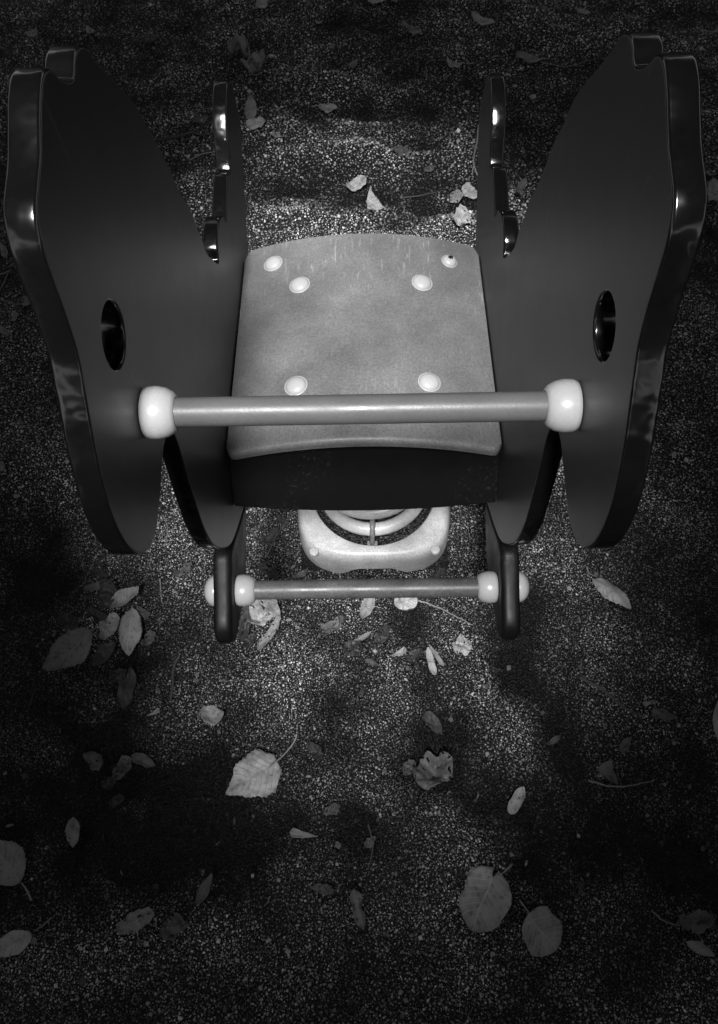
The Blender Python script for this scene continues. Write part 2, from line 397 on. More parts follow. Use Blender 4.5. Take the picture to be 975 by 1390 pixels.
# seat: a plate arched across, with a rolled front lip
def seat_z(x, y):
    return .443 + (.012) * (.70 - y) / .30 + .028 * (1 - (x / .15) ** 2)
def seat_mesh():
    bm = bmesh.new(); yb, yf = .703, .400; hw = .1483; th = .010; nu, nv = 34, 60
    def row_pts(u, off):
        """u in 0..1 back to front, then lip"""
        out = []
        for j in range(nv + 1):
            x = -hw + 2 * hw * j / nv
            out.append((x, u, off))
        return out
    path = [(yb - (yb - yf) * i / nu, 0.0, 0.0) for i in range(nu + 1)]
    # lip: quarter round of radius .012 then short skirt
    prof = [(p[0], 0.0, (0, 1)) for p in path]
    for a in (15, 30, 45, 60, 75, 90): prof.append((yf - .006 * math.sin(R(a)), -.006 * (1 - math.cos(R(a))), (-math.sin(R(a)), math.cos(R(a)))))
    prof.append((yf - .006, -.012, (-1, 0)))
    top, bot = [], []
    for (y, dz, nrm) in prof:
        rt, rb = [], []
        for j in range(nv + 1):
            x = -hw + 2 * hw * j / nv
            e = max(0, (abs(x) - (hw - .012)) / .012)                # rounded back corners
            fy = (yb - y) / (yb - yf)
            cut = .013 * (1 - math.sqrt(max(0, 1 - e * e))) * max(0, 1 - fy * 6)
            cutf = .007 * (1 - math.sqrt(max(0, 1 - e * e))) * max(0, fy * 6 - 5)
            yy = y - cut + cutf; z = seat_z(x, yy) + dz
            rt.append(bm.verts.new((x, yy, z)))
            rb.append(bm.verts.new((x, yy - nrm[0] * th * .7, z - nrm[1] * th)))
        top.append(rt); bot.append(rb)
    grid_faces(bm, top); grid_faces(bm, bot)
    n = len(top)
    for i in range(n - 1):
        bm.faces.new((top[i][0], top[i + 1][0], bot[i + 1][0], bot[i][0])); bm.faces.new((top[i][-1], bot[i][-1], bot[i + 1][-1], top[i + 1][-1]))
    for j in range(nv):
        bm.faces.new((top[0][j], bot[0][j], bot[0][j + 1], top[0][j + 1])); bm.faces.new((top[-1][j], top[-1][j + 1], bot[-1][j + 1], bot[-1][j]))
    return bm
seat = part('seat', seat_mesh(), M['seat'], angle=50)
def on_seat(px, py):
    z = .47
    for _ in range(6):
        p = at(px, py, z); z = seat_z(p.x, p.y)
    return Vector((p.x, p.y, z))
for (px, py, r, sock) in [(371, 358, .0112, 0), (407, 387, .0115, 0), (573, 384, .0115, 0), (610, 355, .0092, 1), (402, 524, .0118, 0), (583, 519, .0115, 0)]:
    p = on_seat(px, py); bm = bmesh.new()
    prof = [(r * 1.12, -.001), (r * 1.12, .0006), (r * 1.05, .0010), (r * 1.00, .0004), (r * .98, .0014), (r * .90, .0030), (r * .74, .0044), (r * .5, .0055), (r * .2, .0061), (.0001, .0062)]
    slope = math.atan(.056 * p.x / .0225)
    rows = [[bm.verts.new((a * math.cos(k * math.pi / 14), a * math.sin(k * math.pi / 14), h)) for k in range(28)] for a, h in prof]
    grid_faces(bm, rows, close_v=True)
    bmesh.ops.transform(bm, verts=bm.verts, matrix=Matrix.Translation(p) @ Matrix.Rotation(slope, 4, 'Y'))
    b = subpart('bolt', bm, M['bolt'], seat, angle=50)
    if sock:
        bm = bmesh.new()
        for a in (20, 80, 140):                                       # torn socket slots under the lost cover
            mm = Matrix.Translation(p + Vector((.0010, .0012, .0056))) @ Matrix.Rotation(R(a), 4, 'Z')
            bmesh.ops.create_cube(bm, size=1, matrix=mm @ Matrix.Diagonal((.0064, .0016, .0022, 1)))
        subpart('socket', bm, M['hole'], seat, smooth=False)

# apron board below the seat's front edge
def apron():
    bm = bmesh.new(); nv = 30; th = .012; rt, rb, bt, bb = [], [], [], []
    for j in range(nv + 1):
        x = -.1492 + .2984 * j / nv; a = (1 - (x / .15) ** 2)
        t = Vector((x, .407, .438 + .026 * a)); b = Vector((x, .370 - .003 * a, .383 - .011 * a))
        rt.append(bm.verts.new(t)); bt.append(bm.verts.new(b)); n = Vector((0, .9, -.42)) * th
        rb.append(bm.verts.new(t + n)); bb.append(bm.verts.new(b + n))
    grid_faces(bm, [rt, bt, bb, rb], close_u=True)
    bm.faces.new((rt[0], bt[0], bb[0], rb[0])); bm.faces.new((rt[-1], rb[-1], bb[-1], bt[-1]))
    bmesh.ops.bevel(bm, geom=[e for e in bm.edges if e.is_boundary is False and e.calc_face_angle(0) > 1.2], offset=.002, segments=2, affect='EDGES')
    return bm
part('front_board', apron(), M['apron'])

# spring, its mounts and the base
CX, CY = .012, .560
def spring():
    bm = bmesh.new(); pts = []
    turns = 5.0; n = int(turns * 40)
    for i in range(n + 1):
        a = i / 40 * 2 * math.pi + .4; u = i / n
        z = .054 + .0235 * min(i / 40, 1.0) * .9 + max(0, (i / 40 - 1)) * (.335 - .0) / (turns - 1) * .88
        pts.append((CX + (.083 - .012 * u) * math.cos(a), CY + (.083 - .012 * u) * math.sin(a), z))
    tube(bm, pts, .0110, 14)
    return bm
part('spring', spring(), M['coil'], angle=60)
def box(bm, c, d, rot=0):
    r = bmesh.ops.create_cube(bm, size=1, matrix=Matrix.Translation(c) @ Matrix.Rotation(rot, 4, 'Z') @ Matrix.Diagonal((d[0], d[1], d[2], 1)))
bm = bmesh.new()
box(bm, (0, .56, .4235), (.297, .05, .006)); box(bm, (CX, .56, .413), (.17, .15, .010))
for s in (-1, 1): box(bm, (s * .1425, .56, .40), (.010, .06, .05))
bmesh.ops.bevel(bm, geom=list(bm.edges), offset=.0015, segments=2, affect='EDGES')
part('seat_bracket', bm, M['steel'])
def base():
    bm = bmesh.new(); n = 96; rows = []
    def se(a, h, ex=3.4):
        c, s = math.cos(a), math.sin(a)
        r = (abs(c) ** ex + abs(s) ** ex) ** (-1 / ex) * h
        return r * c, r * s
    spec = [('c', .1035, .030), ('c', .1030, .052), ('c', .1045, .0570), ('c', .1065, .0590), ('s', .113, .0610), ('s', .119, .0600), ('s', .1240, .0565), ('s', .1270, .0505), ('s', .129, .040), ('k', .131, .0), ('k', .128, .0)]
    for kind, h, z in spec:
        row = []
        for k in range(n):
            a = 2 * math.pi * k / n
            if kind == 'c': x, y = h * math.cos(a), h * math.sin(a)
            else: x, y = se(a, h)
            zz = z
            if kind == 'k':
                q = abs(math.sin(2 * a)); zz = .024 - .027 * max(0, min(1, (q - .45) / .3))     # feet at the corners, arches between
                
            row.append(bm.verts.new((CX + x * .98, CY + y, zz)))
        rows.append(row)
    grid_faces(bm, rows, close_v=True)
    # inner tray carrying the grit
    return bm
bp = part('base_plate', base(), M['base'], angle=45)
bm = bmesh.new(); n = 64
rows = []
for r, z in ((.1034, .044), (.09, .040), (.06, .036), (.02, .034), (.0005, .034)):
    rows.append([bm.verts.new((CX + r * math.cos(2 * math.pi * k / n), CY + r * math.sin(2 * math.pi * k / n), z + (.004 * noise.noise((r * 90 * math.cos(k * .2), r * 90 * math.sin(k * .2), 3)) if r < .08 else 0))) for k in range(n)])
grid_faces(bm, rows, close_v=True)
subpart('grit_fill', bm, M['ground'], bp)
# clamps over the lowest coil
for ang in (-92, 28, 148):
    a = R(ang); bm = bmesh.new(); d = Vector((math.cos(a), math.sin(a), 0)); q = []
    for k in range(13):
        t = math.pi * k / 12; rr = .0145
        q.append(Vector((CX, CY, .074)) + d * (.083 + rr * math.cos(t)) + Vector((0, 0, rr * math.sin(t) * 1.25)))
    q = [q[0] - Vector((0, 0, .038))] + q + [q[-1] - Vector((0, 0, .038))]
    tube(bm, q, .0042, 10)
    box(bm, Vector((CX, CY, .046)) + d * .0975, (.009, .016, .005), a)
    subpart('clamp', bm, M['steel'], bp, angle=50)
for sx in (-1, 1):
    for sy_ in (-1, 1):
        bm = bmesh.new(); rows = []
        c = Vector((CX + sx * .096, CY + sy_ * .1135, .0565))
        for r, h in ((.0075, -.004), (.0075, .0010), (.0068, .0022), (.004, .0032), (.0002, .0036)):
            rows.append([bm.verts.new(c + Vector((r * math.cos(k * math.pi / 10), r * math.sin(k * math.pi / 10), h))) for k in range(20)])
        grid_faces(bm, rows, close_v=True); subpart('bolt', bm, M['base'], bp)

# ------------------------------------------------------------------ leaves
def leaf_mesh(kind, L, Wd, curl, bend, crump, seed, serr):
    rnd = random.Random(seed); nu, nv = 30, 12
    bm = bmesh.new(); uvl = bm.loops.layers.uv.new('UVMap'); rows = []; uvs = {}
    off = Vector((seed * 1.37, seed * .71, 0))
    skew = rnd.uniform(-.06, .06)
    for i in range(nu + 1):
        u = i / nu; row = []
        if kind == 'oval': w = math.sin(math.pi * u ** .85) ** .75
        elif kind == 'round': w = max(0, 1 - abs(2 * u - 1) ** 2.2) ** .55
        elif kind == 'heart': w = (max(0, 1 - abs((u - .38) / (.62 if u > .38 else .385)) ** 2.0)) ** .62
        elif kind == 'kite': w = min(1, .35 + u / .22 * .65) if u < .35 else max(.0, 1 - ((u - .35) / .65) ** 1.9)
        elif kind == 'wedge': w = (1 - u) ** .8 * min(1, u * 12) + .03
        else: w = (max(0, math.sin(math.pi * u)) ** .5) * (1 + .35 * noise.noise((u * 3, seed, 0)))
        for j in range(nv + 1):
            v = -1 + 2 * j / nv
            sr = 1 + (serr * ((u * 17) % 1.0 - .5) * abs(v) ** 4)
            sr *= 1 + .16 * noise.noise((u * 3.2, v * .8 + seed * 2.3, 5)) * abs(v) + .07 * noise.noise((u * 11, v + seed, 8)) * abs(v)
            if kind == 'torn': sr *= 1 + .30 * noise.noise((u * 6, v * 2 + seed, 2)) * abs(v)
            s = v * w * Wd / 2 * sr
            y = u * L + (-.13 * L * abs(v) ** 1.6 * (1 - u) ** 2 if kind == 'heart' else 0) + skew * s
            if serr: y += serr * .35 * Wd * abs(v) ** 4 * ((u * 17) % 1.0 - .5)
            k = (1.0 if kind in ('heart', 'round', 'kite') else 1.45) * curl / max(Wd, 1e-4)
            if abs(k) > 1e-3:
                x = math.sin(k * s) / k; z = (1 - math.cos(k * s)) / k
            else: x, z = s, 0
            yc = (y - L / 2); z += 1.8 * bend * L * ((yc / (L / 2)) ** 2) * .5
            z += Wd * .03 * abs(v) * (-1 if (u * 9 - abs(v) * 2.5) % 1 > .5 else 1) * .5
            z += 2.3 * crump * Wd * (noise.noise(Vector((x / Wd * 2.3, y / L * 2.6, 0)) + off) * .55 + .25 * noise.noise(Vector((x / Wd * 6, y / L * 7, 3)) + off))
            x += crump * Wd * .6 * noise.noise(Vector((x / Wd * 2, y / L * 3, 7)) + off) 
            vert = bm.verts.new((x, yc, z)); row.append(vert); uvs[vert] = (u, (v + 1) / 2)
        rows.append(row)
    holes = kind == 'torn'
    for i in range(nu):
        for j in range(nv):
            if holes and noise.noise(Vector((i * .45, j * .6, seed * 3.1))) > .42 + .3 * (abs(j - nv / 2) < 2): continue
            f = bm.faces.new((rows[i][j], rows[i][j + 1], rows[i + 1][j + 1], rows[i + 1][j]))
            for lp in f.loops: lp[uvl].uv = uvs[lp.vert]
    bmesh.ops.delete(bm, geom=[v for v in bm.verts if not v.link_faces], context='VERTS')
    return bm
CNT = [0]
def leaf(label, tone, kind, base, tip, wr, curl=.5, bend=.2, crump=.12, serr=0.0, tilt=0.0, lift=0.0, stalk=None, group='fallen leaves on the gravel'):
    """base / tip: photo position of the two ends of the blade; wr: blade width in photo pixels"""
    CNT[0] += 1; seed = CNT[0]
    if base[1] < 110 or base[1] > 1100 or base[0] < 70 or base[0] > 890:      # one tone paler near the frame edges, offsetting the dim light
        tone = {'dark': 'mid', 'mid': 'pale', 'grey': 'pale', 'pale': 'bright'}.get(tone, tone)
    A, B = at(*base), at(*tip); mid = (A + B) / 2; d = B - A; d.z = 0; L = max(d.length, .004)
    cx, cy_ = (base[0] + tip[0]) / 2, (base[1] + tip[1]) / 2
    dx, dy = tip[0] - base[0], tip[1] - base[1]; ln = math.hypot(dx, dy) or 1
    wv = at(cx - dy / ln * wr / 2, cy_ + dx / ln * wr / 2) - at(cx + dy / ln * wr / 2, cy_ - dx / ln * wr / 2)
    Wd = max(wv.length, .004)
    bm = leaf_mesh(kind, L, Wd, curl, bend, crump, seed, serr)
    rot = math.atan2(d.y, d.x) - math.pi / 2
    rr = random.Random(seed * 5 + 1); tilt += rr.uniform(-.28, .28)
    mt = Matrix.Rotation(rot, 4, 'Z') @ Matrix.Rotation(tilt, 4, 'Y') @ Matrix.Rotation(rr.uniform(-.2, .2), 4, 'X')
    bmesh.ops.transform(bm, verts=bm.verts, matrix=mt)
    # rest it on the ground: lowest clearance
    lowz = min(v.co.z - (gz(mid.x + v.co.x, mid.y + v.co.y) - gz(mid.x, mid.y)) for v in bm.verts)
    loc = Vector((mid.x, mid.y, gz(mid.x, mid.y) - lowz + .0010 + lift))
    for v in bm.verts: pass
    me = bpy.data.meshes.new('leaf'); bm.to_mesh(me); bm.free()
    for p in me.polygons: p.use_smooth = True
    me.materials.append(M[tone])
    def solid(o):
        md = o.modifiers.new('thickness', 'SOLIDIFY'); md.thickness = .0005
    if stalk:
        r_ = empty('leaf', loc); tag(r_, label, 'leaf', group)
        o = bpy.data.objects.new('blade', me); col.objects.link(o); o.parent = r_; solid(o)
        pts = [at(*q) for q in stalk]
        pts = [Vector((p.x, p.y, gz(p.x, p.y) + .0022 + .002 * math.sin(i * 1.3))) - loc for i, p in enumerate(pts)]
        pts[0].z = max(pts[0].z, (0.0015))
        sm = [Vector(p) for p in catmull([tuple(p) for p in pts], 5, False)]
        b2 = bmesh.new(); nn = len(sm); tube(b2, sm, [.0010 + .0004 * (k / nn) for k in range(nn)], 6)
        m2 = bpy.data.meshes.new('stalk'); b2.to_mesh(m2); b2.free()
        for p in m2.polygons: p.use_smooth = True
        m2.materials.append(M['stalk'])
        s = bpy.data.objects.new('stalk', m2); col.objects.link(s); s.parent = r_
    else:
        o = bpy.data.objects.new('leaf', me); col.objects.link(o); o.location = loc; tag(o, label, 'leaf', group); solid(o)

# --- foreground
leaf('large heart-shaped pale leaf with its stalk pointing up right, near the bottom of the photo', 'grey', 'heart', (668, 1190), (640, 1264), 68, .25, .1, .05, stalk=[(652, 1215), (672, 1195), (695, 1173)])
leaf('round grey leaf with speckled blade and stalk, just right of the large heart-shaped leaf', 'mid', 'round', (716, 1240), (752, 1288), 56, .3, .1, .06, stalk=[(722, 1246), (714, 1234), (705, 1222)])
leaf('large pale leaf with dark specks and long curved stalk, alone in front of the rocker', 'bright', 'kite', (378, 1036), (310, 1080), 62, -.5, -.12, .14, serr=.10, stalk=[(368, 1042), (385, 1026), (398, 1010), (403, 999)])
leaf('pale serrated elm-like leaf with curved stalk, alone on bare gravel right of the foot bar', 'bright', 'oval', (805, 786), (855, 828), 25, -.9, -.1, .08, serr=.12, stalk=[(806, 787), (799, 779), (796, 770)])
leaf('big serrated grey leaf cut by the left edge of the photo', 'mid', 'oval', (30, 1200), (-12, 1142), 58, .3, .1, .05, serr=.12, stalk=[(30, 1198), (38, 1208), (44, 1222)])
leaf('grey pointed leaf in the bottom left corner with thin stalk pointing right', 'pale', 'oval', (52, 1263), (-8, 1296), 26, .4, .1, .06, stalk=[(52, 1263), (62, 1254), (72, 1245)])
leaf('small curled pale leaf standing on its edge, right of the long shallow ridge', 'pale', 'oval', (692, 1104), (712, 1068), 25, 2.2, .15, .10)
leaf('thin curled grey leaf at the lower left with torn edges', 'mid', 'torn', (160, 1264), (212, 1238), 24, 1.2, .2, .3)
leaf('dark crumpled leaf beside the thin curled grey one at the lower left', 'dark', 'torn', (220, 1268), (255, 1248), 26, .8, .2, .3)
leaf('long dark leaf lying aslant in the shade at the lower left', 'dark', 'oval', (268, 1228), (292, 1186), 16, 1.2, .1, .15)
leaf('small oval brown leaf lying upright on dark gravel at left', 'mid', 'oval', (104, 1110), (102, 1150), 24, .8, .1, .12)
leaf('small folded grey leaf between the rocker and the bottom edge', 'mid', 'wedge', (395, 1130), (432, 1136), 14, 1.0, .2, .2)
leaf('dark crumpled leaf with a torn middle, in front of the rocker on the ridge', 'mid', 'torn', (566, 1068), (612, 1030), 48, .6, .2, .25)
leaf('narrow dark leaf lying in the hollow before the foot bar', 'dark', 'oval', (578, 966), (598, 1000), 18, .9, .1, .12)
leaf('brown shrivelled leaf at the left end of the torn cluster beside the left edge', 'mid', 'torn', (118, 1026), (146, 1044), 22, 1.0, .3, .3)
leaf('brown folded leaf in the middle of the torn cluster at lower left', 'mid', 'torn', (160, 1060), (178, 1028), 24, 1.4, .3, .3)
leaf('brown pointed leaf at the right end of the torn cluster at lower left', 'mid', 'oval', (180, 1024), (212, 1040), 16, 1.2, .2, .2)
leaf('dark bent leaf at the centre bottom beside a thin twig', 'dark', 'torn', (478, 1205), (492, 1262), 18, 1.4, .2, .3)
leaf('small dark fragment left of the dark bent leaf at the centre bottom', 'dark', 'torn', (425, 1203), (455, 1212), 14, 1.0, .2, .3)
leaf('dark ragged leaf in the deep shade at the bottom right', 'dark', 'torn', (915, 1252), (966, 1246), 26, .8, .2, .3)
leaf('pale pointed leaf at the very bottom right corner', 'mid', 'oval', (930, 1278), (968, 1296), 16, .8, .2, .1)
leaf('small grey curled chip of leaf right of the ridge', 'mid', 'torn', (838, 1024), (852, 1002), 14, 1.2, .3, .25)
leaf('grey wedge-shaped leaf lying by a thin twig at right', 'mid', 'wedge', (818, 1036), (836, 1066), 24, .6, .2, .15)
leaf('flat grey leaf half buried at right near the long dark twig', 'mid', 'torn', (882, 968), (912, 974), 16, .6, .1, .2)
leaf('tiny pale leaf chip above the flat grey half-buried leaf', 'pale', 'wedge', (872, 958), (889, 950), 8, .6, .1, .2)
leaf('pale leaf cut by the right edge of the photo', 'pale', 'oval', (976, 1008), (974, 948), 16, .4, .1, .08, serr=.1)
# --- left cluster
leaf('big serrated grey leaf pointing down left, on the left of the leaf pile', 'grey', 'oval', (126, 858), (64, 912), 46, .3, .1, .06, serr=.16, stalk=[(126, 858), (133, 852), (141, 854)])
leaf('pale veined leaf standing tip down on the front of the leaf pile', 'pale', 'oval', (184, 830), (178, 896), 34, -.6, -.1, .08, serr=.1, lift=.010)
leaf('folded grey leaf on top of the leaf pile pointing right', 'pale', 'oval', (156, 830), (196, 805), 26, 1.6, .2, .12, lift=.012)
leaf('pale crumpled leaf in the middle of the leaf pile', 'pale', 'torn', (142, 870), (166, 838), 22, 1.2, .3, .35, lift=.006)
leaf('dark bent leaf under the front of the leaf pile', 'dark', 'oval', (128, 904), (160, 874), 24, .9, .2, .2)
leaf('dark upright leaf at the back of the leaf pile', 'dark', 'torn', (148, 832), (152, 792), 26, 1.0, .3, .3, lift=.004)
leaf('dark small curled leaf at the left of the leaf pile', 'dark', 'oval', (124, 832), (150, 846), 18, 1.3, .3, .2)
leaf('thin grey leaf lying over the back of the leaf pile', 'mid', 'oval', (120, 806), (160, 790), 10, 1.5, .2, .15, lift=.008)
leaf('dark narrow leaf standing below the leaf pile', 'dark', 'oval', (180, 908), (168, 965), 22, 1.2, .1, .2)
leaf('small dark leaf piece at the right of the leaf pile', 'mid', 'torn', (196, 880), (210, 858), 16, 1.0, .2, .3)
leaf('dark shrivelled leaf left of the pile, beside the big serrated one', 'dark', 'torn', (88, 838), (108, 856), 20, 1.2, .3, .3)
leaf('crumpled brown leaf half buried right below the pile', 'dark', 'torn', (150, 925), (176, 912), 18, 1.0, .3, .35)
leaf('dull curled leaf tucked under the pale veined leaf on the right', 'mid', 'torn', (188, 826), (206, 842), 12, 1.4, .3, .3)
leaf('tiny dark leaf above the pile near the hanging left lobe', 'dark', 'torn', (128, 776), (148, 786), 12, 1.2, .3, .3)
# --- near and below the foot bar
leaf('dark torn leaf half buried behind the foot bar near its left cap', 'dark', 'torn', (352, 772), (378, 786), 16, 1.4, .3, .35)
leaf('dark leaf scrap leaning on the right front foot of the base plate', 'dark', 'torn', (586, 786), (604, 776), 12, 1.4, .3, .3)
leaf('brown leaf half buried below the middle of the foot bar', 'dark', 'torn', (510, 872), (528, 852), 18, 1.2, .3, .35)
leaf('dark crumpled leaf in front of the left foot board, right of its tip', 'dark', 'torn', (334, 884), (346, 862), 14, 1.2, .3, .35)
leaf('dull rolled leaf lying across the gravel left of the bright pointed one', 'mid', 'torn', (496, 896), (514, 906), 10, 1.8, .3, .3)
leaf('dark withered leaf in the hollow right of the speckled leaf', 'dark', 'torn', (420, 1010), (440, 1030), 16, 1.2, .3, .3)
leaf('dark torn leaf above the small folded grey leaf', 'dark', 'torn', (440, 1104), (462, 1094), 14, 1.2, .3, .35)
leaf('brown torn leaf under the torn cluster at lower left', 'dark', 'torn', (142, 1068), (160, 1056), 16, 1.2, .3, .35)
leaf('dark curled leaf at the lower left edge above the thin grey one', 'dark', 'torn', (150, 1092), (170, 1080), 13, 1.2, .3, .35)
leaf('brown leaf piece standing at the right end of the bottom twig', 'dark', 'torn', (496, 1150), (510, 1136), 12, 1.4, .3, .3)
leaf('dull withered leaf beside the crumpled one in front of the rocker', 'mid', 'torn', (548, 1052), (562, 1034), 16, 1.2, .3, .35)
leaf('grey small leaf right of the ridge, half in shade', 'mid', 'torn', (744, 1010), (760, 1000), 9, 1.2, .3, .3)
leaf('dull leaf scrap behind the seat, between the rounded leaf and the right panel', 'mid', 'torn', (575, 236), (590, 228), 8, 1.2, .3, .3)
leaf('dark withered leaf far behind the left panel top', 'dark', 'torn', (196, 62), (214, 54), 9, 1.2, .3, .3)
leaf('dull pointed leaf scrap far behind the seat at the centre', 'mid', 'oval', (470, 96), (486, 86), 7, 1.2, .3, .2)
leaf('bright crescent-shaped curled leaf alone left of the large speckled leaf', 'bright', 'round', (274, 972), (305, 980), 32, 1.5, .4, .12, tilt=-.2)
leaf('tiny pale forked leaf tip left of the crescent-shaped leaf', 'bright', 'wedge', (218, 964), (202, 973), 8, .8, .2, .2)
leaf('pale crumpled leaf just behind the left end of the foot bar', 'bright', 'torn', (342, 850), (378, 818), 34, 1.0, .3, .40)
leaf('pale curled strip of leaf below the left end of the foot bar', 'pale', 'torn', (352, 882), (386, 842), 15, 1.8, .2, .25)
leaf('dark curled leaf behind the left foot board', 'dark', 'torn', (330, 872), (340, 820), 16, 1.2, .2, .3)
leaf('pale square-ended leaf sticking out in front of the foot bar', 'pale', 'oval', (505, 808), (492, 842), 18, .8, .2, .12)
leaf('bright leaf peeping out in front of the foot bar at its middle', 'bright', 'round', (534, 822), (566, 812), 24, .5, .2, .2)
leaf('crumpled dark leaf with pale edge, front left of the square-ended leaf', 'mid', 'torn', (438, 858), (470, 842), 20, 1.4, .3, .35)
leaf('thin pale rolled leaf below the crumpled dark one', 'pale', 'oval', (478, 876), (504, 858), 9, 2.2, .2, .15)
leaf('flat dark leaf lying below the thin rolled leaf', 'dark', 'torn', (468, 890), (490, 876), 22, .6, .2, .25)
leaf('small bright leaf with a pointed end on the gravel heap', 'bright', 'wedge', (552, 884), (530, 892), 11, 1.0, .3, .15)
leaf('dark leaf lying against the standing pale leaf pair', 'dark', 'oval', (552, 896), (574, 884), 15, 1.2, .3, .2)
leaf('pale folded leaf standing tip up, left of the pair', 'bright', 'oval', (590, 918), (580, 880), 13, 2.0, .2, .1)
leaf('narrow pale folded leaf, right of the pair', 'pale', 'oval', (602, 905), (582, 876), 8, 2.2, .1, .1)
leaf('bright crumpled leaf on the ridge below the right end of the foot bar', 'bright', 'torn', (614, 882), (638, 874), 24, .9, .3, .40)
leaf('brown curled leaf on the gravel left of the base plate', 'dark', 'torn', (392, 716), (376, 700), 10, 1.4, .3, .3)
leaf('brown flat leaf between the base plate and the left foot board', 'dark', 'torn', (352, 744), (378, 722), 12, 1.0, .3, .3)
leaf('small brown leaf in front of the base plate at its left foot', 'mid', 'torn', (398, 786), (420, 776), 10, 1.2, .3, .25)
leaf('faint grey leaf left of the hanging front lobe of the rocker', 'mid', 'torn', (240, 784), (262, 768), 14, .9, .2, .3)
# --- behind the rocker
leaf('pale bent leaf at the left of the torn pair behind the left panel', 'mid', 'torn', (314, 84), (342, 78), 24, 1.2, .3, .35)
leaf('crinkled grey leaf at the right of the torn pair behind the left panel', 'mid', 'torn', (338, 106), (358, 84), 20, 1.2, .3, .35)
leaf('bright pointed leaf standing upright behind the seat, left side', 'pale', 'oval', (340, 164), (341, 134), 17, .8, .1, .1)
leaf('round pale leaf touching the foot of the bright pointed leaf', 'bright', 'round', (337, 168), (361, 174), 16, .5, .2, .12)
leaf('small pale sliver right of the round pale leaf', 'pale', 'wedge', (368, 186), (388, 190), 8, 1.0, .2, .2)
leaf('pale curled leaf with a tiny upright stalk behind the seat', 'pale', 'torn', (432, 152), (458, 152), 14, 1.4, .3, .25, stalk=[(447, 150), (446, 143), (446, 136)])
leaf('pale triangular leaf with a notch behind the right panel', 'pale', 'wedge', (606, 92), (630, 90), 20, .6, .2, .12, stalk=[(621, 92), (624, 97), (624, 102)])
leaf('flat pale oval leaf pointing right near the top edge', 'pale', 'oval', (638, 28), (671, 38), 13, .6, .2, .1)
leaf('grey bent leaf left of the flat pale oval leaf', 'mid', 'oval', (544, 42), (572, 48), 10, 1.0, .2, .2)
leaf('pale leaf cut by the top edge of the photo at the centre', 'pale', 'oval', (494, 0), (529, 7), 11, .6, .2, .1)
leaf('short pale leaf at the top edge right of the centre', 'pale', 'wedge', (534, -4), (538, 9), 9, .8, .2, .1)
leaf('small pale leaf near the top edge, left of the centre', 'pale', 'oval', (351, 14), (361, 5), 7, .8, .2, .1)
leaf('tiny bright leaf chip high on the empty gravel', 'bright', 'wedge', (429, 33), (439, 31), 8, .8, .2, .1)
leaf('small pale chip near the top left corner', 'pale', 'torn', (120, 41), (128, 54), 9, .8, .2, .2)
leaf('flat pale chip at the far top left', 'pale', 'torn', (38, 51), (54, 47), 8, .8, .2, .2)
leaf('round grey leaf beside the dark forked twig behind the left panel', 'mid', 'round', (262, 172), (283, 165), 15, .9, .3, .15)
leaf('rounded pale leaf lying behind the middle of the seat', 'bright', 'round', (472, 260), (498, 250), 16, 1.4, .3, .2)
leaf('pale triangular leaf just right of the rounded one behind the seat', 'bright', 'wedge', (511, 286), (502, 262), 23, .6, .2, .12)
leaf('bright round leaf, upper of the three by the right panel', 'bright', 'round', (628, 258), (648, 270), 16, .7, .2, .2)
leaf('dull torn leaf, middle of the three by the right panel', 'pale', 'torn', (612, 268), (628, 276), 14, .9, .2, .3)
leaf('bright crumpled leaf, lowest of the three by the right panel', 'bright', 'torn', (616, 312), (634, 298), 19, .8, .3, .35)
leaf('pale blocky leaf at the right edge of the photo beside the panel', 'pale', 'torn', (966, 250), (972, 284), 20, .3, .2, .2)
leaf('small pale chip above the blocky leaf at the right edge', 'mid', 'wedge', (958, 240), (973, 238), 9, .4, .2, .2)
leaf('dark long leaf behind the right panel near the top', 'mid', 'oval', (700, 80), (736, 86), 11, 1.0, .2, .2)
leaf('thin pale sliver near the top right', 'pale', 'oval', (782, 17), (800, 21), 5, 1.0, .2, .1)
leaf('short dull sliver below the thin pale one near the top right', 'mid', 'oval', (755, 36), (772, 40), 5, 1.0, .2, .1)
leaf('ragged dull leaf in the gap beside the right scalloped edge', 'mid', 'torn', (700, 272), (710, 252), 12, 1.0, .3, .35)
leaf('small brown leaf left of the gap behind the seat', 'mid', 'torn', (540, 206), (552, 214), 8, 1.0, .2, .2)
leaf('ragged dull leaf at the left edge beside the panel', 'mid', 'torn', (2, 332), (14, 358), 10, 1.0, .2, .3)
leaf('long curled leaf at the left edge below the crossed sticks', 'mid', 'oval', (-6, 446), (20, 462), 12, 1.8, .2, .2)
leaf('small oval leaf close to the left panel edge', 'mid', 'oval', (34, 420), (40, 404), 9, 1.0, .2, .2)
leaf('small pointed leaf below the oval one by the left panel', 'mid', 'wedge', (26, 428), (14, 440), 10, 1.0, .2, .2)
leaf('pale chip of leaf at the left edge beside bare gravel', 'mid', 'torn', (0, 628), (6, 640), 12, .8, .2, .2)

